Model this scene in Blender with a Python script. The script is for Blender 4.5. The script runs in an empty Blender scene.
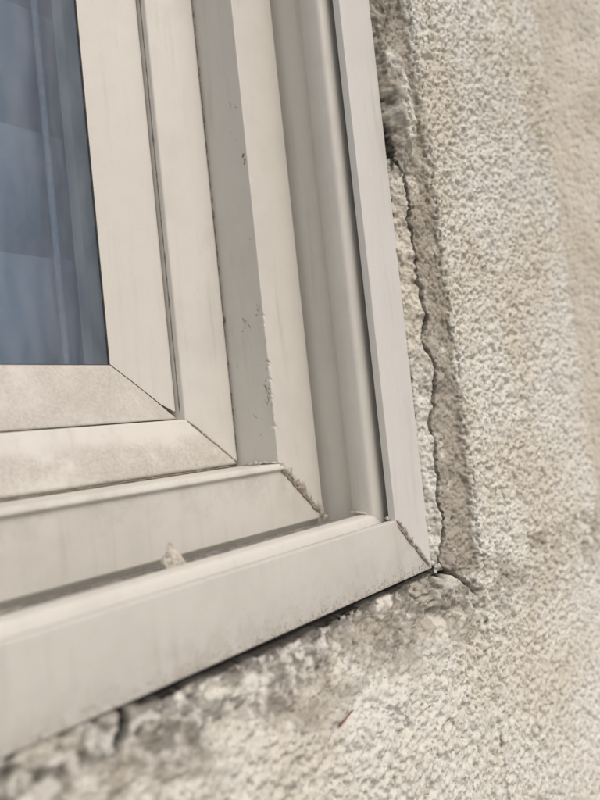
import bpy, bmesh, math, random
import numpy as np
from mathutils import Vector, noise as mnoise

MM = 0.001
rad = math.radians
scene = bpy.context.scene
col = scene.collection

# ------------------------------------------------------------------ camera
CAM = Vector((-158.76, -220.84, -30.91)) * MM
yaw, pitch, roll = rad(50.526), rad(2.308), rad(5.944)
F_PX = 707.0                                   # focal length for a 600 px wide picture
fh = Vector((math.sin(yaw), math.cos(yaw), 0)); Rv = Vector((math.cos(yaw), -math.sin(yaw), 0)); Zv = Vector((0, 0, 1))
Fv = fh * math.cos(pitch) + Zv * math.sin(pitch); Uv = Zv * math.cos(pitch) - fh * math.sin(pitch)
Ri = Rv * math.cos(roll) - Uv * math.sin(roll); Ui = Rv * math.sin(roll) + Uv * math.cos(roll)
cam = bpy.data.cameras.new('camera'); cam_o = bpy.data.objects.new('camera', cam); col.objects.link(cam_o)
from mathutils import Matrix
M = Matrix((Ri, Ui, -Fv)).transposed().to_4x4(); M.translation = CAM
cam_o.matrix_world = M
cam.sensor_fit = 'HORIZONTAL'; cam.sensor_width = 36; cam.lens = F_PX / 600 * 36
cam.clip_start = 0.01; cam.clip_end = 500
cam.dof.use_dof = True; cam.dof.focus_distance = 0.268; cam.dof.aperture_fstop = 42.4 / 3.6
cam.dof.aperture_blades = 0
scene.camera = cam_o

# ------------------------------------------------------------------ world, sun, exposure
SUN_EL, SUN_AZ = 50.0, -9.0       # azimuth measured from straight in front of the wall (-Y) towards +X
w = bpy.data.worlds.new('World'); scene.world = w; w.use_nodes = True
nt = w.node_tree; bg = nt.nodes['Background']
sky = nt.nodes.new('ShaderNodeTexSky'); sky.sky_type = 'NISHITA'; sky.sun_disc = False
sky.sun_elevation = rad(SUN_EL); sky.sun_rotation = rad(180 - SUN_AZ)
sky.air_density = 0.35; sky.dust_density = 4.0; sky.ozone_density = 0.0
nt.links.new(sky.outputs[0], bg.inputs[0]); bg.inputs[1].default_value = 0.15
sun = bpy.data.lights.new('sun', 'SUN'); sun.energy = 0.8; sun.angle = rad(40); sun.color = (1, .985, .94)
sun_o = bpy.data.objects.new('sun', sun); col.objects.link(sun_o)
sd = Vector((math.sin(rad(SUN_AZ)) * math.cos(rad(SUN_EL)), -math.cos(rad(SUN_AZ)) * math.cos(rad(SUN_EL)), math.sin(rad(SUN_EL))))
sun_o.rotation_euler = sd.to_track_quat('Z', 'Y').to_euler(); sun_o.location = (1, -3, 4)
vs = scene.view_settings; vs.view_transform = 'Standard'; vs.look = 'None'; vs.gamma = 1; vs.use_curve_mapping = False
vs.exposure = 0.22

# ------------------------------------------------------------------ numpy noise
_rng = np.random.default_rng(11)
TAB = _rng.random((8, 256, 256))
def vnoise(x, z, s, k=0):
    x = np.asarray(x) / s + 1000.37 * (k + 1); z = np.asarray(z) / s + 517.11 * (k + 1)
    xi = np.floor(x).astype(int); zi = np.floor(z).astype(int); fx = x - xi; fz = z - zi
    fx = fx * fx * (3 - 2 * fx); fz = fz * fz * (3 - 2 * fz); T = TAB[k % 8]
    a = T[xi & 255, zi & 255]; b = T[(xi + 1) & 255, zi & 255]; c = T[xi & 255, (zi + 1) & 255]; d = T[(xi + 1) & 255, (zi + 1) & 255]
    return (a * (1 - fx) + b * fx) * (1 - fz) + (c * (1 - fx) + d * fx) * fz
def fbm(x, z, s, k=0, o=3):
    r = 0; a = .5; t = 0
    for i in range(o):
        r = r + a * vnoise(x, z, s / 2 ** i, k + i); t += a; a *= .5
    return r / t
def worley(x, z, s, k=0):
    x = np.asarray(x) / s + 333.3; z = np.asarray(z) / s + 777.7
    xi = np.floor(x).astype(int); zi = np.floor(z).astype(int)
    f1 = np.full(x.shape, 9.); idv = np.zeros(x.shape)
    for dx in (-1, 0, 1):
        for dz in (-1, 0, 1):
            cx = xi + dx; cz = zi + dz
            px = cx + TAB[k % 8][cx & 255, cz & 255]; pz = cz + TAB[(k + 1) % 8][cx & 255, cz & 255]
            d = np.hypot(px - x, pz - z); m = d < f1
            f1 = np.where(m, d, f1); idv = np.where(m, TAB[(k + 2) % 8][cx & 255, cz & 255], idv)
    return f1, idv
def sstep(a, b, x):
    t = np.clip((x - a) / (b - a), 0, 1); return t * t * (3 - 2 * t)

# ------------------------------------------------------------------ material helpers
class MatB:
    def __init__(s, name, rough=.5, spec=.4):
        s.m = bpy.data.materials.new(name); s.m.use_nodes = True; s.t = s.m.node_tree; s.n = s.t.nodes
        s.b = s.n['Principled BSDF']; s.b.inputs['Roughness'].default_value = rough
        s.b.inputs['Specular IOR Level'].default_value = spec
        g = s.n.new('ShaderNodeNewGeometry'); s.pos = g.outputs['Position']
        x = s.n.new('ShaderNodeSeparateXYZ'); s.t.links.new(s.pos, x.inputs[0]); s.xyz = x.outputs
    def link(s, a, b): s.t.links.new(a, b)
    def noise(s, scale, detail=4, rough=.6, vec=None, dist=0):
        n = s.n.new('ShaderNodeTexNoise'); n.inputs['Scale'].default_value = scale; n.inputs['Detail'].default_value = detail
        n.inputs['Roughness'].default_value = rough; n.inputs['Distortion'].default_value = dist
        s.link(vec if vec else s.pos, n.inputs['Vector']); return n.outputs['Fac']
    def stretch(s, sx, sy, sz):
        v = s.n.new('ShaderNodeVectorMath'); v.operation = 'MULTIPLY'; s.link(s.pos, v.inputs[0]); v.inputs[1].default_value = (sx, sy, sz); return v.outputs[0]
    def rng(s, v, a, b, c=0, d=1):
        n = s.n.new('ShaderNodeMapRange'); n.interpolation_type = 'SMOOTHSTEP'
        for i, q in zip((1, 2, 3, 4), (a, b, c, d)): n.inputs[i].default_value = q
        s.link(v, n.inputs[0]); return n.outputs[0]
    def math(s, op, a, b):
        n = s.n.new('ShaderNodeMath'); n.operation = op
        for i, q in enumerate((a, b)):
            if isinstance(q, (int, float)): n.inputs[i].default_value = q
            else: s.link(q, n.inputs[i])
        return n.outputs[0]
    def mix(s, f, a, b):
        n = s.n.new('ShaderNodeMix'); n.data_type = 'RGBA'
        if isinstance(f, (int, float)): n.inputs[0].default_value = f
        else: s.link(f, n.inputs[0])
        for i, q in ((6, a), (7, b)):
            if isinstance(q, tuple): n.inputs[i].default_value = (*q, 1)
            else: s.link(q, n.inputs[i])
        return n.outputs[2]
    def bump(s, h, strength=.3, dist=.0005):
        n = s.n.new('ShaderNodeBump'); n.inputs['Strength'].default_value = strength; n.inputs['Distance'].default_value = dist
        s.link(h, n.inputs['Height']); s.link(n.outputs[0], s.b.inputs['Normal'])
    def color(s, c):
        if isinstance(c, tuple): s.b.inputs['Base Color'].default_value = (*c, 1)
        else: s.link(c, s.b.inputs['Base Color'])

PVC = (.57, .558, .50)
TAN = (.35, .325, .28)
DRT = (.17, .14, .11)
def pvc(name, base=PVC, film=.25, speck=.3, tanmask=None, speckmask=None, rough=.42, sandy=800):
    """weathered white plastic: cloudy film, soiling inside a mask, small dark specks"""
    m = MatB(name, rough, .35)
    cloud = m.rng(m.noise(38, 5, .65), .42, .72)
    c = m.mix(m.math('MULTIPLY', cloud, film), base, TAN)
    run = m.rng(m.noise(260, 4, .6, m.stretch(1, 1, .06)), .50, .74)          # rain run-off
    c = m.mix(m.math('MULTIPLY', m.math('MULTIPLY', run, m.rng(m.noise(22, 2, .5), .4, .65)), .32), c, TAN)
    fine = m.rng(m.noise(900, 3, .7), .52, .75)
    c = m.mix(m.math('MULTIPLY', fine, .12), c, TAN)
    if tanmask:
        sand = m.rng(m.noise(sandy, 4, .8), .36, .64, .45, 1.0)
        c = m.mix(m.math('MULTIPLY', tanmask(m), sand), c, TAN)
    sp = m.rng(m.noise(620, 4, .75), .66, .74)
    sp = m.math('MULTIPLY', sp, m.rng(m.noise(60, 3, .6), .5, .7))
    sp = m.math('MULTIPLY', sp, speck)
    if speckmask:
        s2 = m.rng(m.noise(750, 5, .8), .56, .68)
        sp = m.math('MAXIMUM', sp, m.math('MULTIPLY', s2, speckmask(m)))
    c = m.mix(sp, c, DRT)
    m.color(c)
    m.link(m.rng(m.noise(120, 4, .6), .3, .8, rough - .05, rough + .22), m.b.inputs['Roughness'])
    m.bump(m.noise(500, 4, .6), .10, .0004)
    return m.m
def zrange(a, b, amt, ns=55, lo=.38, hi=.62, wob=.010):
    """soiling between world heights a (none) and b (full), in mm, with a wandering border"""
    def f(m):
        zz = m.math('ADD', m.xyz[2], m.math('MULTIPLY', m.math('SUBTRACT', m.noise(28, 3, .6), .5), wob))
        g = m.rng(zz, a * MM, b * MM)
        return m.math('MULTIPLY', m.math('MULTIPLY', g, m.rng(m.noise(ns, 5, .7), lo, hi)), amt)
    return f
MAT = {}
MAT['bead'] = pvc('bead plastic', film=.10, speck=.15)
MAT['bead_low'] = pvc('soiled bead plastic', film=.3, speck=.5, tanmask=zrange(40, 10, .72, 45, .22, .56, 0), speckmask=zrange(40, 10, .42, 140, .35, .65))
MAT['sash'] = pvc('sash plastic', film=.22, speck=.5)
MAT['sash_low'] = pvc('soiled sash plastic', film=.25, speck=.9, tanmask=zrange(-27, -33, .8, 40, .32, .56), speckmask=zrange(-24, -42, .5, 110))
MAT['frame'] = pvc('frame plastic', film=.16, speck=.25)
MAT['frame_low'] = pvc('stained sill plastic', film=.22, speck=.4, tanmask=zrange(-63, -48, .4, 60, .45, .6))
MAT['flange'] = pvc('flange plastic', (.59, .588, .545), film=.08, speck=.15)
MAT['flange_low'] = pvc('cement splashed plastic', (.56, .552, .498), film=.22, speck=.5, tanmask=zrange(-76, -92, .45, 180, .42, .6), speckmask=zrange(-78, -93, .55, 160, .4, .6, .006))

def simple(name, c1, c2, scale=200, rough=.9, bump=.4, bs=900, spec=.2):
    m = MatB(name, rough, spec); m.color(m.mix(m.rng(m.noise(scale, 5, .7), .35, .65), c1, c2)); m.bump(m.noise(bs, 4, .6), bump, .0006); return m.m
MAT['seam'] = simple('old sealant', (.42, .375, .31), (.25, .215, .17), 420)
MAT['seam_pale'] = simple('pale weld burr', (.52, .49, .43), (.34, .30, .245), 420, .7)
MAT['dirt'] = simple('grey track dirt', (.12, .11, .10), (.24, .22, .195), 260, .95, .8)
MAT['crumb'] = simple('mortar crumb', (.55, .52, .45), (.36, .33, .27), 500, .95, .8)
MAT['scratch'] = simple('scratch grime', (.22, .19, .15), (.33, .30, .25), 600)
MAT['twig'] = simple('orange brown stem', (.24, .10, .05), (.16, .08, .045), 600, .7)
MAT['gasket'] = simple('black gasket rubber', (.035, .035, .037), (.06, .058, .055), 300, .6)
MAT['blind'] = simple('blue grey slat', (.25, .295, .345), (.31, .355, .41), 20, .45, .05)
MAT['stripe'] = simple('pale cord', (.36, .40, .43), (.30, .34, .37), 300, .8)
MAT['ground'] = simple('grey paving', (.34, .315, .28), (.27, .25, .22), 4, .95, .3, 60)
MAT['room'] = simple('dim room paint', (.20, .24, .29), (.17, .205, .25), 3, .9, .05, 40)

# glass: blue-grey tinted, dusty, mirror-like at its surface
g = bpy.data.materials.new('window glass'); g.use_nodes = True; t = g.node_tree; n = t.nodes; n.remove(n['Principled BSDF'])
tr = n.new('ShaderNodeBsdfTransparent'); tr.inputs[0].default_value = (.82, .87, .905, 1)
gl = n.new('ShaderNodeBsdfGlossy'); gl.inputs['Roughness'].default_value = .012; gl.inputs[0].default_value = (.84, .92, 1, 1)
df = n.new('ShaderNodeBsdfDiffuse'); df.inputs[0].default_value = (.5, .52, .53, 1)
fr = n.new('ShaderNodeFresnel'); fr.inputs[0].default_value = 1.5
m1 = n.new('ShaderNodeMixShader'); m2 = n.new('ShaderNodeMixShader')
geo = n.new('ShaderNodeNewGeometry')
ir = n.new('ShaderNodeMapRange'); ir.inputs[3].default_value = 1.52; ir.inputs[4].default_value = 1 / 1.52   # same mirror strength from both sides of the pane
t.links.new(geo.outputs['Backfacing'], ir.inputs[0]); t.links.new(ir.outputs[0], fr.inputs[0])
vm = n.new('ShaderNodeVectorMath'); vm.operation = 'MULTIPLY'; vm.inputs[1].default_value = (1, 1, .25); t.links.new(geo.outputs['Position'], vm.inputs[0])
nz = n.new('ShaderNodeTexNoise'); nz.inputs['Scale'].default_value = 130; nz.inputs['Detail'].default_value = 6; t.links.new(vm.outputs[0], nz.inputs[0])
mr = n.new('ShaderNodeMapRange'); mr.inputs[1].default_value = .35; mr.inputs[2].default_value = .75; mr.inputs[3].default_value = .02; mr.inputs[4].default_value = .15
t.links.new(nz.outputs[0], mr.inputs[0])
t.links.new(fr.outputs[0], m1.inputs[0]); t.links.new(tr.outputs[0], m1.inputs[1]); t.links.new(gl.outputs[0], m1.inputs[2])
t.links.new(mr.outputs[0], m2.inputs[0]); t.links.new(m1.outputs[0], m2.inputs[1]); t.links.new(df.outputs[0], m2.inputs[2])
t.links.new(m2.outputs[0], n['Material Output'].inputs[0]); MAT['glass'] = g

# stucco: tones carried by a per-vertex attribute (r brown mortar, g grime plus painted gap and crack shade, b white lime)
def stucco(name, light, beige):
    m = MatB(name, .95, .15)
    c = m.mix(m.rng(m.noise(14, 4, .6), .4, .68), light, beige)
    c = m.mix(m.rng(m.noise(560, 4, .75), .57, .65, 0, .8), c, (.20, .18, .14))
    c = m.mix(m.rng(m.noise(55, 4, .7), .58, .78, 0, .25), c, (.45, .39, .29))
    c = m.mix(m.rng(m.noise(300, 3, .6, m.stretch(1, 1, 1.3)), .52, .7, 0, .5), c, (.62, .61, .57))
    at = m.n.new('ShaderNodeAttribute'); at.attribute_name = 'tone'
    sx = m.n.new('ShaderNodeSeparateColor'); m.link(at.outputs['Color'], sx.inputs[0])
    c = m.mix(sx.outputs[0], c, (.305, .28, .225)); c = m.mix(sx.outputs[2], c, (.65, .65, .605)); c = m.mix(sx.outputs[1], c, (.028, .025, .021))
    m.color(c)
    vo = m.n.new('ShaderNodeTexVoronoi'); vo.inputs['Scale'].default_value = 620
    dv = m.n.new('ShaderNodeVectorMath'); dv.operation = 'MULTIPLY_ADD'; nn = m.n.new('ShaderNodeTexNoise'); nn.inputs['Scale'].default_value = 500
    m.link(m.pos, nn.inputs['Vector']); m.link(nn.outputs['Color'], dv.inputs[0]); dv.inputs[1].default_value = (.0012, .0012, .0012); m.link(m.pos, dv.inputs[2])
    m.link(dv.outputs[0], vo.inputs['Vector'])
    m.bump(m.math('SUBTRACT', m.math('MULTIPLY', m.noise(1300, 5, .75), .9), vo.outputs['Distance']), .6, .0006); return m.m
MAT['stucco'] = stucco('rough stucco', (.65, .65, .585), (.585, .555, .46))
MAT['stucco2'] = stucco('beige stucco', (.62, .60, .52), (.58, .54, .44))

# ------------------------------------------------------------------ object helpers
def add(name, verts, faces, mat, parent=None, smooth=None):
    """verts in mm, world space; the mesh is stored relative to its parent's origin"""
    v = np.asarray(verts, float) * MM
    if parent is not None: v = v - np.array(parent.matrix_world.translation if parent.parent is None else ORG[parent.name])
    me = bpy.data.meshes.new(name); me.from_pydata(v.tolist(), [], faces); me.update()
    bm = bmesh.new(); bm.from_mesh(me); bmesh.ops.recalc_face_normals(bm, faces=bm.faces)
    bm.to_mesh(me); bm.free()
    o = bpy.data.objects.new(name, me); col.objects.link(o); me.materials.append(mat)
    if parent is not None: o.parent = parent
    ORG[o.name] = np.array(ORG.get(parent.name, (0, 0, 0))) if parent is not None else np.zeros(3)
    if smooth:
        for p in me.polygons: p.use_smooth = True
        me.set_sharp_from_angle(angle=rad(smooth))
    return o
ORG = {}
def tag(o, label, cat, group=None, kind=None):
    if label: o['label'] = label
    if cat: o['category'] = cat
    if group: o['group'] = group
    if kind: o['kind'] = kind
def empty(name, loc):
    o = bpy.data.objects.new(name, None); col.objects.link(o); o.location = Vector(loc) * MM; o.empty_display_size = .02
    ORG[o.name] = np.array(loc, float) * MM
    bpy.context.view_layer.update(); return o
def fillet(pts, seg=4):
    """closed profile [(u, w, radius)] -> rounded point list"""
    out = []; N = len(pts)
    for i in range(N):
        p = np.array(pts[i][:2], float); r = pts[i][2] if len(pts[i]) > 2 else 0
        if r <= 0: out.append(p); continue
        a = np.array(pts[i - 1][:2], float) - p; b = np.array(pts[(i + 1) % N][:2], float) - p
        la, lb = np.linalg.norm(a), np.linalg.norm(b); a /= la; b /= lb
        k = min(r, la * .48, lb * .48); A = p + a * k; B = p + b * k
        for j in range(seg + 1):
            q = j / seg; out.append(A * (1 - q) ** 2 + 2 * p * q * (1 - q) + B * q * q)
    return np.array(out)

WL, HT = -760.0, 900.0            # glass reaches from X = WL to 0 and from Z = 0 to HT
def side(name, prof, which, mat, parent, gap=0, stations=None, deform=None, cut=None, smooth=38):
    """one straight mitred member of a rectangular ring; prof is a closed (u, w) loop"""
    u, ww = prof[:, 0], prof[:, 1]; S = stations if stations is not None else np.array([0., 1.])
    V = []
    for s_ in S:
        if which in ('right', 'left'):
            lo = -u + gap if cut is None else -np.minimum(u, cut) + gap
            hi = HT + u - gap; z = lo * (1 - s_) + hi * s_
            x = u.copy() if which == 'right' else WL - u
        else:
            lo = WL - u + gap; hi = u - gap; x = lo * (1 - s_) + hi * s_
            z = -u.copy() if which == 'bottom' else HT + u
        y = -ww.copy()
        if deform is not None: x, y, z = deform(x, y, z, u, ww)
        V.append(np.stack([x, y, z], 1))
    n_ = len(u); V = np.concatenate(V); Fc = []
    for i in range(len(S) - 1):
        for j in range(n_):
            k = (j + 1) % n_; Fc.append((i * n_ + j, i * n_ + k, (i + 1) * n_ + k, (i + 1) * n_ + j))
    Fc.append(tuple(range(n_))); Fc.append(tuple(range((len(S) - 1) * n_, len(S) * n_)))
    return add(name, V, Fc, mat, parent, smooth)

# ================================================================== SETTING
gnd = add('ground', [(-40000, -60000, -1150), (40000, -60000, -1150), (40000, 20000, -1150), (-40000, 20000, -1150)], [(0, 1, 2, 3)], MAT['ground']); gnd['kind'] = 'structure'
# room behind the glass: five sides, open towards the window
x0, x1, y0, y1, z0, z1 = WL - 600, 700, 34, 2300, -1100, 1500
o_ = (WL - 30, 30, -30, HT + 30)
rv = [(x0, y0, z0), (x1, y0, z0), (x1, y0, z1), (x0, y0, z1), (x0, y1, z0), (x1, y1, z0), (x1, y1, z1), (x0, y1, z1),
      (o_[0], y0, o_[2]), (o_[1], y0, o_[2]), (o_[1], y0, o_[3]), (o_[0], y0, o_[3])]
rf = [(4, 5, 6, 7), (0, 1, 5, 4), (3, 2, 6, 7), (0, 4, 7, 3), (1, 5, 6, 2), (0, 1, 9, 8), (1, 2, 10, 9), (2, 3, 11, 10), (3, 0, 8, 11)]
room = add('room_interior', rv, rf, MAT['room']); room['kind'] = 'structure'

# ================================================================== STUCCO WALL
def grow(a, b, s, k=1.22):
    r = [a]; d = 1 if b > a else -1
    while (b - r[-1]) * d > s: r.append(r[-1] + d * s); s *= k
    r[-1] = b if len(r) > 1 else r[-1]
    return r
def lin(a, b, s): return list(np.linspace(a, b, max(2, int(round(abs(b - a) / s)) + 1)))
def joinl(*L):
    r = []
    for l in L: r += list(l) if not r else list(l)[1:]
    return np.array(r)
xs = joinl(grow(-130, -2400, .8)[::-1], lin(-130, 86, .5), lin(86, 98, .28), lin(98, 118, .26), lin(118, 150, .32), lin(150, 280, .52), grow(280, 1700, 1.5))
zs = joinl(grow(-250, -1149, 1.2)[::-1], lin(-250, -150, .7), lin(-150, -113, .45), lin(-113, -87, .32), lin(-87, 165, .42), lin(165, 300, .8), grow(300, 2300, 1.5))
CRACK = [(89.5, 141.0), (89.7, 130.6), (91.1, 122.6), (89.4, 115.6), (90.2, 107.1), (91.4, 95.2), (92.4, 78.6), (95.9, 71.5), (99.5, 70.0), (99.0, 59.4), (99.6, 46.7), (101.4, 34.3), (102.6, 17.4), (103.4, 6.9), (99.6, -0.5), (104.8, -9.6), (103.2, -21.0), (99.3, -34.2), (99.4, -48.3), (98.2, -62.1), (97.8, -79.1), (94.6, -85.3), (97.2, -92.8), (106.0, -99.7), (113.0, -107.7)]
cz = np.array([c[1] for c in CRACK])[::-1]; cx = np.array([c[0] for c in CRACK])[::-1]
def crackx(z):
    b = np.interp(z, cz, cx); return b + (vnoise(z, z * 0, 4.1, 1) - .5) * 2.6 + (vnoise(z, z * 0, 1.5, 2) - .5) * 1.3
BCR = [(-57.2, -88.7), (-58.4, -92.7), (-59.6, -95.8), (-60.8, -99.2), (-64.6, -98.8), (-69.3, -97.6), (-73.2, -98.6), (-76.9, -99.2), (-81.6, -99.7), (-87.8, -95.4)]
CCR = [(90, -94.8), (95, -95.6), (99.0, -95.2), (104.0, -98.2), (108.5, -102.4), (111.5, -106.5)]
CC2 = [(70, -98), (76, -100.4), (83, -99.6), (88, -97)]
def segdist(X, Z, P):
    D = np.full(X.shape, 1e9)
    for (a, b), (c, d) in zip(P[:-1], P[1:]):
        vx, vz = c - a, d - b; q = np.clip(((X - a) * vx + (Z - b) * vz) / (vx * vx + vz * vz), 0, 1)
        D = np.minimum(D, np.hypot(X - a - q * vx, Z - b - q * vz))
    return D
def lines(Z):
    # foot and lip of the right hand reveal at each height
    zc = np.clip(Z, -108, 141); k = np.array([.5, 1, 1.5, 1, .5]); k /= k.sum()
    c0 = sum(w_ * np.interp(zc + o_, cz, cx) for w_, o_ in zip(k, (-6, -3, 0, 3, 6)))
    c0 = np.where(Z > 141, 90.6, np.clip(c0, 90.6, 101.5))
    e = 113.5 + np.interp(Z, [-110, -60, 0, 60, 100, 150, 400], [1.5, 1.0, .2, -2.5, -5.0, -8, -9]) + (fbm(Z, Z * 0, 19, 0, 3) - .5) * 4
    return c0, np.maximum(e, c0 + 7)
def wall_height(X, Z, fine=1.0, grid=False):
    """depth of the wall face towards the viewer (mm) and its tones"""
    s = X - 92.2; d = -92.2 - Z
    n12 = fbm(X, Z, 14, 0, 3) - .5; n5 = fbm(X, Z, 5, 3, 3) - .5
    zc = np.clip(Z, -108, 141); C = np.where(Z > 141, 90.5 + 2 * (vnoise(Z, Z * 0, 20, 3) - .5), crackx(zc))
    # --- right hand reveal
    C0, edge = lines(Z)
    strip = 73.2 + 3.6 * np.clip((X - 92.2) / np.maximum(C - 92.2, 2.5), 0, 1) + n5 * 2.4
    tt = (X - C0) / (edge - C0); ramp = 76.6 + 4.4 * np.clip(tt, 0, 1.1) + 3.2 * sstep(.84, 1.12, tt)
    hr = np.where(X < C, strip, ramp)
    # mortar lump squeezed out beside the flange higher up
    q = np.hypot((X - 99.0) / (7.5 + 2.5 * n12), (Z - 97) / 27.0)
    bl = 75.0 + 9.5 * np.clip(1 - q * q, 0, 1) ** .7 + n12 * 2.5
    hr = np.where(q < 1, np.maximum(hr, bl), hr)
    cw = .28 + .85 * vnoise(Z, X * 0, 6, 5) * vnoise(Z, X * 0, 17, 2) ** .5
    cd = np.abs(X - C); vis = sstep(143, 125, Z) * sstep(-100, -95, Z)
    groove = np.clip(1.15 - cd / cw, 0, 1) ** .4 * vis
    # ragged contact with the flange
    rag = (fbm(Z, X * 0, 6, 4, 3) - .5) * 1.8
    hr = np.minimum(hr, 73.6 + np.where(q < 1.1, 2.2, 1.15) * np.maximum(s, 0) + n5 * 1.5)
    hr = np.where(X < 92.1 + rag * .55 + .25, 66, hr)
    # --- sloping mortar under the sill
    gapw = np.interp(X, [-400, -110, -85, -60, -25, 0, 55, 80, 92, 130], [.2, .1, .25, 1.3, 2.7, 2.6, 2.3, 1.6, .9, .3]) * (.2 + 1.0 * fbm(X, Z * 0, 9, 2, 2))
    lump = n12 * 3.6 * sstep(0, 6, d) * sstep(42, 16, d) + n5 * 1.5
    hb = np.interp(d + 1.4 * np.maximum(s - 2, 0) * sstep(0, 6, d), [0, 3, 12, 24, 36, 60], [74.0, 74.8, 77.2, 80.6, 82.8, 83.6]) + lump
    # lump of mortar under the corner
    q2 = np.hypot((X - 91) / 15.0, (Z + 104.5) / 8.2)
    hb = np.where(q2 < 1, np.maximum(hb, 75.5 + 5.5 * np.clip(1 - q2 * q2, 0, 1) ** .8 + n5 * 4.0 + n12 * 3), hb)
    hb = np.where(d < gapw, 69.5, hb)
    hb = np.where(d < .1, -99, hb); hr = np.where(s < -.8, -99, hr)
    inside = (s < 0) & (d < .1)
    h = np.where(d > .1, np.where(s > -1.2, np.maximum(np.where(X < 92.4, 0, hr), hb), hb), hr)
    # where the two reveals meet only the deeper one of them counts outside the corner
    h = np.where(inside, 60, h)
    # --- grain, sampled along the slope and pushed out along the surface normal
    if grid:
        hs = np.clip(h, 70, 95); ax = np.gradient(hs, axis=0) / np.gradient(X, axis=0)
        dz_ = np.gradient(Z, axis=1); az = np.gradient(hs, axis=1) / dz_ - ax * np.gradient(X, axis=1) / dz_
        ax = np.clip(ax, -3, 3); az = np.clip(az, -2.5, 2.5)
    else: ax = az = 0 * h
    rt = (s > -1) & (d < 3)
    Xs = np.where(rt, X + (h - 88) * .9, X); Zs = np.where(rt, Z, Z - (h - 88) * .8)
    m5 = fbm(Xs, Zs, 5, 3, 3) - .5; m9 = fbm(Xs, Zs, 9, 6, 3) - .5
    f1, i1 = worley(Xs + m5 * .5, Zs + m5 * .5, 1.9, 1); f2, i2 = worley(Xs, Zs + n12 * 3, 2.9, 4); f3, i3 = worley(Xs, Zs, 1.0, 3)
    front = sstep(80.8, 83.0, h)
    amp = (.42 + .58 * front)
    f4, i4 = worley(Xs + n5 * 3, Zs, 3.9, 6)
    Pf = fbm(Xs * .8 + Zs * .6, Zs * .8 - Xs * .6, 2.5, 2, 3); Pg = fbm(Xs * .5 - Zs * .87, Zs * .5 + Xs * .87, 1.5, 5, 2)
    gr = -np.clip(.50 - Pf, 0, 1) * 5.2 + (Pf - .5) * .7 - np.clip(.42 - Pg, 0, 1) * 3.0 + (.5 - f3) * .55 + (.5 - f1) * .3 * i1 + np.clip(.45 - f4, 0, 1) * 2.2 * (i4 > .62)
    pits = -np.clip(.33 - f2, 0, 1) ** .7 * 5.0 * (i2 > .5)
    gr = gr * amp + pits * (.35 + .65 * front) + (m5 * 1.8 + m9 * 3.4) * (1 - front)
    gr = gr + (fbm(Xs, Zs, 1.0, 6, 2) - .5) * .8
    gr = gr * fine * (h > 70); L_ = np.sqrt(1 + ax * ax + az * az)
    OX = -ax / L_ * gr; OZ = -az / L_ * gr
    h = h + gr / L_ + (fbm(X, Z, 60, 5, 2) - .5) * 2.2 * front
    # --- cracks and holes
    h = h - groove * 8 * (h > 70)
    wob = (fbm(X, Z, 4, 1, 2) - .5) * 2.2
    db = segdist(X + wob, Z + wob, BCR[:4]); db2 = segdist(X + wob * 1.6, Z + wob * 1.6, BCR[3:]); wb = 1.1 + .7 * vnoise(X, Z, 4, 2)
    h = h - np.clip(1 - db / wb, 0, 1) ** .6 * 6 - np.clip(1 - db2 / (wb * 1.5), 0, 1) * 2.4 * sstep(.3, .6, fbm(X, Z, 5, 6, 2))
    dc = segdist(X + wob * .5, Z + wob * .5, CCR); h = h - np.clip(1 - dc / (.7 + .6 * vnoise(X, Z, 4, 1)), 0, 1) ** .7 * 4.5
    dk = segdist(X + wob, Z + wob, CC2); h = h - np.clip(1 - dk / .7, 0, 1) ** .7 * 2.5
    for (hx, hz, rr) in ((96.0, -95.8, 2.4), (110.5, -105, 1.6), (100, -104, 1.3), (88, -98.5, 1.4), (76, -97.5, 1.5), (-55.1, -99.5, 1.5), (-50.5, -100.8, 1.2), (86, -106.5, 1.3), (80, -103, .9), (104, -60, .7), (104.6, -74, .8), (104, -92, 1.0), (103, -38, .7), (30, -104, 1.1), (11, -106, 1.6)):
        h = h - np.clip(1 - np.hypot(X - hx, Z - hz + wob * .3) / rr, 0, 1) * 4
    # --- tones: stain patches, and shade painted dark into gaps and cracks
    big = fbm(X, Z, 26, 2, 4); mid = fbm(X, Z, 7, 5, 4); sm = fbm(X, Z, 2.4, 1, 3)
    mortar = sstep(83.2, 81.8, h - gr) * (h > 62) * (X > C)
    br = np.clip(.85 * mortar * sstep(.12, .42, mid) * (s > 0) * (d < 6), 0, 1)
    br = np.maximum(br, .72 * sstep(.32, .56, mid) * sstep(42, 10, d) * (d > 0) * sstep(.28, .5, big))
    br = np.maximum(br, .65 * np.clip(1.15 - q2, 0, 1))
    sme = fbm(X * .35 + Z * .25, Z, 6, 2, 4)
    grime_shade = .5 * sstep(.44, .64, sme) * sstep(.30, .58, sm) * sstep(44, 8, d) * (d > 0) * (s < 20)
    grime_shade = np.maximum(grime_shade, .32 * sstep(.52, .66, mid) * sstep(.40, .60, sm) * sstep(40, 8, d) * (d > 0) * (s < 20))
    grime_shade = np.maximum(grime_shade, .8 * sstep(9, 1.5, d) * (d > 0) * sstep(.33, .58, sm) * sstep(-70, -40, X) * (s < 1))
    grime_shade = np.maximum(grime_shade, np.clip(1.6 - db / 1.5, 0, 1)); grime_shade = np.maximum(grime_shade, .7 * np.clip(1.3 - db2 / 2.0, 0, 1) * sstep(.38, .6, sm))  # shade of the lower-left crack painted near-black
    grime_shade = np.maximum(grime_shade, .55 * sstep(.60, .72, mid) * sstep(.45, .6, sm) * sstep(16, 3, s) * (Z > 20))
    lm = .6 * sstep(.45, .6, big) * sstep(22, 4, d) * (d > 0) * (X < 20) * sstep(.62, .45, sm)
    lm = np.maximum(lm, .35 * sstep(1.1, .8, q) * sstep(.62, .38, mid))
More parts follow.
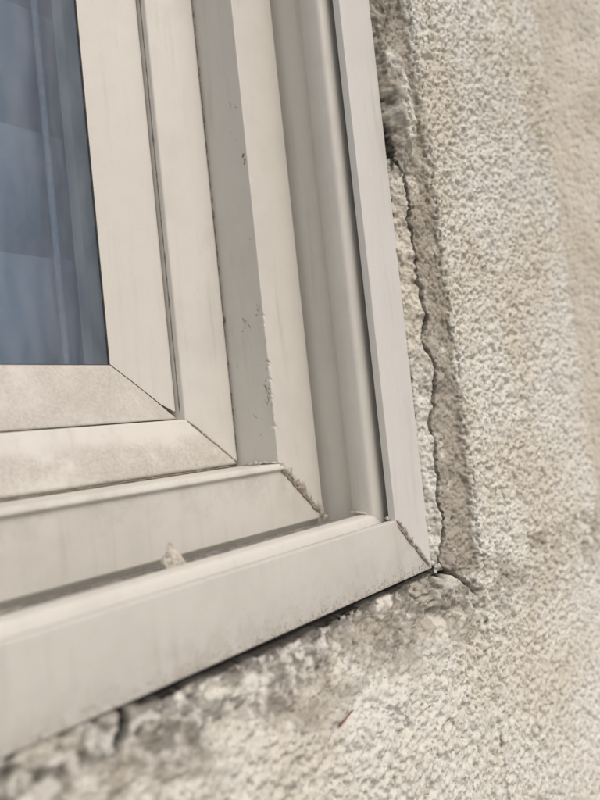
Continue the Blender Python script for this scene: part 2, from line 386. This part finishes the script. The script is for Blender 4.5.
    br = np.maximum(br, .28 * ((X < C) & (s > -1) & (d < 0)) * sstep(.35, .6, mid))
    grime_shade = np.maximum(grime_shade, .96 * sstep(gapw + 1.3, gapw + .2, d) * (d > -.5) * (s < 1) * sstep(-75, -45, X))  # near-black tone stands in for shade in the gap under the flange
    grime_shade = np.maximum(grime_shade, np.clip(1.6 - np.abs(X - C - .2) / (cw * .7 + .12), 0, 1) * vis * (d < 8))  # dark depth of the long crack painted into the tone
    grime_shade = np.maximum(grime_shade, .9 * np.clip(1.5 - np.abs(s - .9 - rag) / .55, 0, 1) * sstep(66, 74, Z) * sstep(.25, .75, fbm(Z, X * 0, 15, 1, 2)))  # dark line painted as the shaded gap beside the flange
    grime_shade = np.maximum(grime_shade, np.clip(1.5 - dc / .6, 0, 1) * sstep(.25, .45, sm)); grime_shade = np.maximum(grime_shade, .9 * np.clip(1.4 - np.hypot(X - 96, Z + 95.8) / 1.9, 0, 1))  # shade inside the corner crack and cavity painted dark
    return h, np.stack([br, grime_shade, lm], -1), OX, OZ
X, Z = np.meshgrid(xs, zs, indexing='ij')
c0_, e_ = lines(zs)
for j in range(len(zs)): X[:, j] = np.interp(xs, [-2400, 86, 98, 113.5, 150, 1700], [-2400, 86, c0_[j], e_[j], 150, 1700])
sp = np.maximum(np.gradient(xs)[:, None], np.gradient(zs)[None, :])
Hh, tone, OX, OZ = wall_height(X, Z, np.clip(2.6 / np.maximum(sp, 1e-3), 0, 1), True)
L_in = -852.6; T_in = 992.4       # the flange's outer edges at the far sides
inside = (X < 90.6) & (X > L_in + 1.5) & (Z > -90.6) & (Z < T_in - 1.5)
far = (X < -130) & (Z > -92) | (Z > 300) & (X < 90)
Hh = np.where((X < -300) | (Z > 400), np.where(far, 83.6 + (Hh - np.floor(Hh)) * .8, Hh), Hh)
ok = ~(inside[:-1, :-1] & inside[1:, :-1] & inside[:-1, 1:] & inside[1:, 1:])
idx = np.arange(X.size).reshape(X.shape)
q4 = np.stack([idx[:-1, :-1][ok], idx[1:, :-1][ok], idx[1:, 1:][ok], idx[:-1, 1:][ok]], 1)
used = np.unique(q4); remap = np.full(X.size, -1); remap[used] = np.arange(used.size); q4 = remap[q4]
V = np.stack([(X + OX).ravel()[used], -Hh.ravel()[used], (Z + OZ).ravel()[used]], 1)
wall_root = empty('stucco_wall', (92, -88, -1149))
tag(wall_root, 'pale rough stucco wall, cracked beside the window frame', 'wall', kind='thing')
def fast_mesh(name, V, q, mat, parent, tone=None):
    v = V * MM - ORG[parent.name] if parent is not None else V * MM
    me = bpy.data.meshes.new(name); me.vertices.add(len(v)); me.vertices.foreach_set('co', v.astype(np.float32).ravel())
    me.loops.add(q.size); me.loops.foreach_set('vertex_index', q.astype(np.int32).ravel())
    me.polygons.add(len(q)); me.polygons.foreach_set('loop_start', np.arange(0, q.size, 4, dtype=np.int32))
    me.polygons.foreach_set('use_smooth', np.ones(len(q), bool)); me.update(); me.validate()
    if tone is not None:
        a = me.color_attributes.new('tone', 'FLOAT_COLOR', 'POINT'); c = np.ones((len(v), 4), np.float32); c[:, :3] = tone; a.data.foreach_set('color', c.ravel())
    o = bpy.data.objects.new(name, me); col.objects.link(o); me.materials.append(mat); o.parent = parent; ORG[o.name] = ORG[parent.name] if parent is not None else np.zeros(3)
    return o
wall_face = fast_mesh('render_coat', V, q4, MAT['stucco'], wall_root, tone.reshape(-1, 3)[used])

# stucco pilaster that steps forward further along the wall
def grid_patch(As, Bs, fn):
    A, B = np.meshgrid(As, Bs, indexing='ij'); P, tn = fn(A, B); i = np.arange(A.size).reshape(A.shape)
    q = np.stack([i[:-1, :-1].ravel(), i[1:, :-1].ravel(), i[1:, 1:].ravel(), i[:-1, 1:].ravel()], 1)
    return P.reshape(-1, 3), q, tn.reshape(-1, 3)
def pil(A, B):
    # A runs round the pilaster's outline, B is height
    seg = np.clip(A, 0, 60); seg2 = np.clip(A - 60, 0, 280); seg3 = np.clip(A - 340, 0, 60)
    x = 265 + seg * .75 + seg2; y = -81.5 - seg * .62 + seg3 * .62
    f1, i1 = worley(A, B, 2.6, 2); f2, i2 = worley(A, B, 5.2, 5)
    r = (.6 - f1) * .9 * (.5 + i1) - np.clip(.36 - f2, 0, 1) * 2.6 * (i2 > .4) + (fbm(A, B, 30, 3, 3) - .5) * 2
    nx = np.where(A < 60, -.62, np.where(A < 340, 0, 1.)); ny = np.where((A >= 60) & (A <= 340), -1., np.where(A < 60, -.78, 0))
    P = np.stack([x + nx * r, y + ny * r, B], -1); t_ = np.zeros(P.shape)
    t_[..., 0] = .22 * sstep(.45, .7, fbm(A, B, 26, 1, 3)); t_[..., 1] = .10 * sstep(.58, .72, fbm(A, B, 6, 4, 3))
    return P, t_
P_, q_, t_ = grid_patch(joinl(lin(-3, 60, .8), lin(60, 100, 2), lin(100, 400, 6)), joinl(grow(-220, -1149, 1.4)[::-1], lin(-220, 320, .9), grow(320, 2300, 1.4)), pil)
fast_mesh('pilaster', P_, q_, MAT['stucco2'], wall_root, t_)['label'] = 'beige splayed stucco step standing forward of the wall'

# ================================================================== WINDOW
win = empty('window', (-380, -40, -92.2))
tag(win, 'weathered white plastic window with stepped frame set in stucco', 'window', kind='thing')
# glass
gx = 10.0
gv = [(WL - gx, y, z) if k == 0 else (gx, y, z) for y in (.35, 4.35) for k, z in ((0, -gx), (1, -gx), (1, HT + gx), (0, HT + gx))]
glass = add('glass_pane', gv, [(0, 1, 2, 3), (7, 6, 5, 4), (0, 1, 5, 4), (1, 2, 6, 5), (2, 3, 7, 6), (3, 0, 4, 7)], MAT['glass'], win)
glass['label'] = 'blue grey glass pane, slightly dusty'
gp = fillet([(-.28, -.3), (-.28, .35, .15), (.6, .7), (.6, -.3)])
bp = fillet([(0, -.25), (0, .5, .25), (11, 5.6, 6), (22.2, 9.3, .9), (22.2, -.25)])
st_ = fillet([(22.75, -5), (22.75, 13.4, .7), (33, 17.6, 8), (42.4, 20.4, 1.6), (42.5, 10), (42.5, -32), (11, -32), (11, -5)])
RIM = [(67.6, 40.8, .7), (67.7, 37), (70.2, 36, .8), (70.0, 53.2, 1.2), (67.6, 55.2, 1.4), (66.4, 59.6, 2.4), (66.9, 65.2, 1.6), (70.8, 67.0, .6), (77, 67.1), (77, 66), (90.2, 66), (90.2, -31)]
fp_ = [(43.35, -31), (43.35, 36), (43.35, 38.2), (43.35, 39.4), (43.35, 40.7, .45), (44.7, 40.7), (46.2, 40.71), (49, 40.72)] + RIM
fpr = fillet(fp_); fpl = fillet([(43.35, -31), (43.35, 41.4, .9), (45.6, 42.4, .9), (46.3, 40.9, .5)] + RIM)
fl_ = fillet([(69.3, 70.6), (69.3, 73.7, .35), (92.2, 73.6, .4), (92.2, 68.6), (78.5, 68.6), (78.5, 70.6)])
stz = np.unique(np.concatenate([np.linspace(0, .20, 420), np.linspace(.2, 1, 14)]))
def chip(x, y, z, u, w_):
    """ragged arris on the jamb: the front corner is nicked low down"""
    near = np.exp(-(((u - 43.35) / 1.1) ** 2 + ((w_ - 40.7) / 1.1) ** 2))
    zz = z; k = np.array([mnoise.noise(Vector((q * .33, 3, 0))) + .6 * mnoise.noise(Vector((q * .95, 7, 0))) for q in zz[:1]])[0]
    z_ = float(zz[0]); amp = .55 * (1 / (1 + math.exp((z_ - 15) / 4))) * (1 / (1 + math.exp((-38 - z_) / 3))) + .05
    return x + near * amp * max(k - .18, 0) * 1.9, y + near * amp * max(k - .18, 0) * 1.9, z
def wav(a, k):
    def f(x, y, z, u, w_):
        return x, y, z
    return f
frame_r = None
for which in ('bottom', 'right', 'top', 'left'):
    low = which == 'bottom'
    side('gasket', gp, which, MAT['gasket'], win)
    side('glazing_bead', bp, which, MAT['bead_low'] if low else MAT['bead'], win, gap=.42 if which in ('right', 'left') else .12, cut=19.6 if which == 'right' else None)
    side('sash_rail' if which in ('bottom', 'top') else 'sash_stile', st_, which, MAT['sash_low'] if low else MAT['sash'], win, gap=.06)
    o = side('frame_sill' if low else ('frame_head' if which == 'top' else 'frame_jamb'), fpl if low else fpr, which, MAT['frame_low'] if low else MAT['frame'], win, gap=.05,
             stations=stz if which == 'right' else None, deform=chip if which == 'right' else None)
    if which == 'right': frame_r = o
    if low: frame_b = o
    side('trim_flange', fl_, which, MAT['flange_low'] if low else MAT['flange'], win, gap=.05)

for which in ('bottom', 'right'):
    side('groove_shade', fillet([(70.2, 66.8), (69.75, 68.5, .5), (70.0, 70.7), (77, 70.6), (77, 67.2)]) if which == 'bottom' else fillet([(74.5, 67.15), (74.2, 68.5, .4), (74.5, 70.5), (77, 70.5), (77, 67.2)]), which, MAT['dirt'], win, gap=.1)  # dark strip standing in for the shadow line between ridge and flange
# (joint grime follows the seams below)
# ---- seams where the members meet (burrs and old sealant)
def seam(name, path, r, mat, parent, jag=.5, step=.35, seed=0, flat=1.0):
    """uneven bead along a 3-D path in mm"""
    rg = random.Random(seed); P = [np.array(p, float) for p in path]; pts = []
    for a, b in zip(P[:-1], P[1:]):
        n_ = max(2, int(np.linalg.norm(b - a) / step))
        pts += [a + (b - a) * i / n_ for i in range(n_)]
    pts.append(P[-1]); V = []; Fc = []; K = 7
    for i, p in enumerate(pts):
        t0 = pts[min(i + 1, len(pts) - 1)] - pts[max(i - 1, 0)]; t0 = t0 / np.linalg.norm(t0)
        a = np.cross(t0, (.3, 1, .2)); a /= np.linalg.norm(a); b = np.cross(t0, a)
        e = min(1, (i + .3) / 3, (len(pts) - i - .7) / 3)
        D_ = i * step; rr = r * e * (1 + jag * .9 * mnoise.noise(Vector((D_ * .28 + seed * 9.1, seed, 0))) + jag * .35 * mnoise.noise(Vector((D_ * 1.1, seed, 4))))
        c = p + a * r * jag * .7 * mnoise.noise(Vector((D_ * .3, 5, seed))) + b * r * jag * .7 * mnoise.noise(Vector((D_ * .3, 9, seed)))
        for k in range(K):
            an = 2 * math.pi * k / K; q = 1 + jag * .75 * mnoise.noise(Vector((D_ * .6, k * 1.7, seed)))
            V.append(c + (a * math.cos(an) + b * math.sin(an) * flat) * rr * q)
    for i in range(len(pts) - 1):
        for k in range(K):
            Fc.append((i * K + k, i * K + (k + 1) % K, (i + 1) * K + (k + 1) % K, (i + 1) * K + k))
    Fc += [tuple(range(K)), tuple(range((len(pts) - 1) * K, len(pts) * K))]
    return add(name, V, Fc, mat, parent, 60)
def mit(u, w_, dx=0, dz=0): return (u + dx, -w_, -u + dz)
seam('weld_seam', [mit(23.2, 13.9), mit(30, 16.7), mit(36, 18.7), mit(42, 20.4)], .34, MAT['seam'], win, .6, seed=1)
seam('sealant_bead', [mit(43.9, 41.2, -.9, -.7), mit(52, 40.9, -.8, -.6), mit(60, 40.9, -.5, -.5), mit(67.2, 40.6, -.3, -.3)], .62, MAT['scratch'], win, .9, .3, seed=12)
seam('sealant_bead', [mit(43.6, 41.4, .3, .3), mit(50, 41.2, .6, .5), mit(58, 41.1, .5, .4), mit(66.0, 41.2, .3, .2), mit(68.8, 40.4)], 1.35, MAT['seam_pale'], win, .8, .3, seed=2, flat=.6)['label'] = 'flaking brown sealant along the mitred corner'
seam('sealant_bead', [(43.1, -22.0, -42.9), (42.9, -27.5, -43.1), (42.8, -34, -42.5), (43.1, -40.8, -43.1), (44.0, -41.8, -45)], .52, MAT['seam_pale'], win, .7, .3, seed=3)
seam('sealant_bead', [(42.3, -28.6, -43.0), (42.5, -30.6, -42.6)], 1.0, MAT['seam_pale'], win, .5, .2, seed=4)
seam('weld_seam', [mit(66.0, 55, 0, .4), mit(65.9, 58.5, .4, .4), mit(66.4, 62, .3, .3), mit(69.5, 63.6)], .55, MAT['seam_pale'], win, .6, .3, seed=5)
seam('weld_seam', [(68.8, -69.0, -68.3), (70.2, -73.9, -69.2), mit(77, 74.0), mit(84, 73.9), mit(91, 73.8)], .7, MAT['seam_pale'], win, .9, .3, seed=6)
seam('weld_seam', [mit(70.5, 73.8, -.7, -.7), mit(80, 73.7, -.6, -.6), mit(90, 73.7, -.6, -.6)], .4, MAT['scratch'], win, .9, .3, seed=16)
seam('weld_seam', [mit(75.5, 74.2), mit(78.4, 74.3)], 1.0, MAT['seam_pale'], win, .8, .25, seed=7)

seam('joint_grime', [(42.75, -18.6, -42.0), (42.75, -18.8, 60), (42.75, -18.8, 180), (42.75, -18.8, 880)], .75, MAT['dirt'], win, .9, .5, seed=21)
seam('joint_grime', [(-300, -18.6, -42.75), (-120, -18.8, -42.8), (42.0, -18.9, -42.8)], .45, MAT['scratch'], win, .6, 1.2, seed=22)
seam('joint_grime', [(22.65, -10.8, -20), (22.65, -10.8, 140), (22.65, -10.8, 880)], .22, MAT['dirt'], win, .9, .8, seed=23)
# ---- scratches and scuffs on the shaded face of the jamb
def strokes(name, centre, n_, spread, length, seed, mat, parent, width=.14, thick=.05, ang=None):
    rg = random.Random(seed); V = []; Fc = []
    for _ in range(n_):
        y = centre[1] + rg.gauss(0, spread[0]); z = centre[2] + rg.gauss(0, spread[1]); a = rg.uniform(0, math.pi) if ang is None else rg.gauss(ang, .35)
        m_ = rg.randint(4, 8); L = length * rg.uniform(.4, 1.2)
        for i in range(m_ + 1):
            wd = width * rg.uniform(.6, 1.5) * (1 - abs(2 * i / m_ - 1) ** 3 * .9)
            ny, nz = -math.sin(a), math.cos(a)
            for sgn in (-1, 1):
                V.append((centre[0] - thick, min(max(y + sgn * wd * ny, -40.1), -21), z + sgn * wd * nz))
            if i: b = len(V) - 4; Fc.append((b, b + 1, b + 3, b + 2))
            y += math.cos(a) * L / m_; z += math.sin(a) * L / m_; a += rg.gauss(0, .35)
    return add(name, V, Fc, mat, parent)
JF = 43.35
for i, (cy, cz_, n_, sp_, L, wd) in enumerate([(-38.8, 74.8, 4, (.4, 1.1), 2.6, .5), (-35.5, 97, 2, (1.0, .5), 3.0, .10), (-38.2, 15, 4, (.8, 1.6), 2.6, .15), (-31.2, 10.8, 5, (1.3, 1.3), 2.6, .16),
                                               (-25.6, -3.5, 2, (.8, 2.2), 2.2, .12), (-37.6, -12, 4, (.8, 3.0), 3.4, .13), (-38.4, -19, 5, (.9, 2.4), 3.6, .13), (-30, -27, 2, (2.5, 4), 2.6, .10), (-37, 60, 2, (2, 9), 2.2, .08), (-33, 86, 2, (2, 6), 2.4, .08)]):
    strokes('scratch', (JF, cy, cz_), n_, sp_, L, 20 + i, MAT['scratch'], frame_r, wd)
# curled slivers of plastic on the nicked arris
for i, z_ in enumerate((4.5, -2.5, -11.5, -14, -19.5, -24)):
    seam('burr', [(43.2, -40.9, z_), (42.7, -41.1, z_ - .6), (42.6 - .2 * (i % 2), -40.6, z_ - 1.5 - .3 * (i % 3))], .22, MAT['seam_pale'], frame_r, .6, .2, seed=40 + i)
strokes('scratch', (69.25, -69.9, 13), 3, (.5, 1.5), 1.6, 77, MAT['scratch'], win, .2)

# ================================================================== LOOSE THINGS
# dirt lying in the bottom channel of the frame
dxs = joinl(lin(-330, -140, 2), lin(-140, 67, .5)); dws = lin(41.2, 53.2, .4)
def dirtf(A, B):
    n_ = fbm(A, B, 16, 3, 3); m_ = fbm(A, B, 3, 5, 3)
    lo = 42.5 + 4.0 * fbm(A, A * 0, 22, 1, 3); hi = 48.6 + 7.5 * (fbm(A, A * 0, 30, 4, 3) - .4)
    k = sstep(-.6, .8, B - lo) * sstep(.6, -.8, B - hi)
    hgt = -70.55 + k * (.75 + 1.5 * n_ + .8 * m_)
    return np.stack([A, -B, hgt], -1), np.zeros(A.shape + (3,))
P_, q_, t_ = grid_patch(dxs, np.array(dws), dirtf)
dirt = fast_mesh('track_dirt', P_, q_, MAT['dirt'], None); tag(dirt, 'dark grey dirt lying along the bottom frame channel', 'dirt', kind='stuff')

def stone(name, loc, size, seed, mat, parent=None, sub=4, peak=.0, rough=.25):
    bm = bmesh.new(); bmesh.ops.create_icosphere(bm, subdivisions=sub, radius=1)
    off = Vector((seed * 7.3, seed * 3.1, 0))
    for v in bm.verts:
        p = v.co.copy(); k = 1 + .32 * mnoise.noise(p * 1.1 + off) + rough * .6 * mnoise.noise(p * 3.1 + off) + rough * .5 * mnoise.noise(p * 7.5 + off)
        p *= k
        if peak:
            h = (p.z + 1) * .5; f = max(.30, 1 - max(0, h - .1) * peak); p.x = p.x * f - .34 * h + .1; p.y *= f
        v.co = Vector((p.x * size[0], p.y * size[1], p.z * size[2])) * MM
    me = bpy.data.meshes.new(name); bm.to_mesh(me); bm.free(); me.materials.append(mat)
    for p in me.polygons: p.use_smooth = True
    o = bpy.data.objects.new(name, me); col.objects.link(o); o.location = Vector(loc) * MM; ORG[o.name] = np.array(loc) * MM
    if parent is not None: o.parent = parent; o.location = Vector(loc) * MM - Vector(ORG[parent.name])
    return o
st = stone('mortar_crumb', (-24.5, -56.5, -65.2), (5.2, 4.0, 4.6), 3, MAT['crumb'], sub=5, peak=.9, rough=.4)
tag(st, 'small pointed mortar crumb lodged in the frame channel', 'stone')
# tiny cement crumbs stuck on the lower flange and along the gap
rg = random.Random(5)
bmv, bmf = [], []
def bit(c, r):
    b = len(bmv); 
    for v in ((1, 0, 0), (-1, 0, 0), (0, 1, 0), (0, -1, 0), (0, 0, 1), (0, 0, -1)):
        k = r * rg.uniform(.6, 1.3); bmv.append((c[0] + v[0] * k + rg.uniform(-.2, .2) * r, c[1] + v[1] * k * .7, c[2] + v[2] * k))
    for f in ((0, 2, 4), (2, 1, 4), (1, 3, 4), (3, 0, 4), (2, 0, 5), (1, 2, 5), (3, 1, 5), (0, 3, 5)): bmf.append(tuple(b + i for i in f))
for _ in range(900):
    x_ = rg.uniform(-150, 90); d_ = min(rg.expovariate(1 / 1.6), 11)
    bit((x_, -73.75, -91.8 + d_), rg.uniform(.10, .38) * (1 if d_ < 3 else .6))
for _ in range(160): bit((rg.uniform(-120, 60), -rg.uniform(54, 63), -66.9), rg.uniform(.08, .2))
for _ in range(140): bit((rg.choice((rg.uniform(-120, -34), rg.uniform(-16, 60))), -rg.uniform(42, 52), -69.6), rg.uniform(.15, .6))
for _ in range(420):
    x_ = rg.uniform(-90, 40); bit((x_, -18.5 - rg.uniform(0, 1.5), -rg.uniform(38, 41.8)), rg.uniform(.05, .14))
cr = add('cement_crumbs', bmv, bmf, MAT['crumb']); tag(cr, 'fine cement crumbs stuck along the lower frame edges', 'crumbs', kind='stuff')

# thin orange stem caught on the stucco
hx = np.array([[12.5, 14.5, 16.5, 18.5, 20.5]]); hz = np.array([[-123.2, -122.4, -121.8, -121.0, -120.6]])
hh = wall_height(hx, hz)[0]; hb_ = hh.max()
tw = seam('twig', [(hx[0][i], -(hb_ + .25 + .1 * i), hz[0][i]) for i in range(5)], .3, MAT['twig'], None, .5, .3, seed=11)
tag(tw, 'tiny orange brown stem caught on the stucco below the window', 'twig')

# blind hanging in the room
bl = empty('slatted_blind', (WL / 2, 45, -30)); tag(bl, 'blue grey slatted blind hanging behind the glass', 'blind')
sprof = []
for i in range(9):
    q = i / 8 - .5; sprof.append((math.sin(rad(10)) * q * 54 + 2.5 * (1 - 4 * q * q), math.cos(rad(10)) * q * 54))
slat0 = None
for k in range(18):
    z_ = 77.5 - 53.5 * 2 + 53.5 * k
    if slat0 is None:
        V = []; Fc = []
        for xx in (WL + 20, 24.0):
            for th in (0, .5):
                for (a, b) in sprof: V.append((xx, 45 - a + th, z_ + b))
        for i in range(8):
            for th in (0, 9): Fc.append((th + i, th + i + 1, 18 + th + i + 1, 18 + th + i))
        Fc += [(0, 9, 27, 18), (8, 17, 35, 26)]
        slat0 = add('slat', V, Fc, MAT['blind'], bl, 60)
    else:
        o = slat0.copy(); col.objects.link(o); o.parent = bl; o.location.z = 53.5 * k * MM
for xx in (4.0, 15.0):
    seam('reflection_stripe', [(xx, 34, -40), (xx, 34, 930)], 1.5 if xx < 10 else .5, MAT['stripe'], bl, .05, 20, seed=3)  # added rods imitating pale stripes reflected in the glass
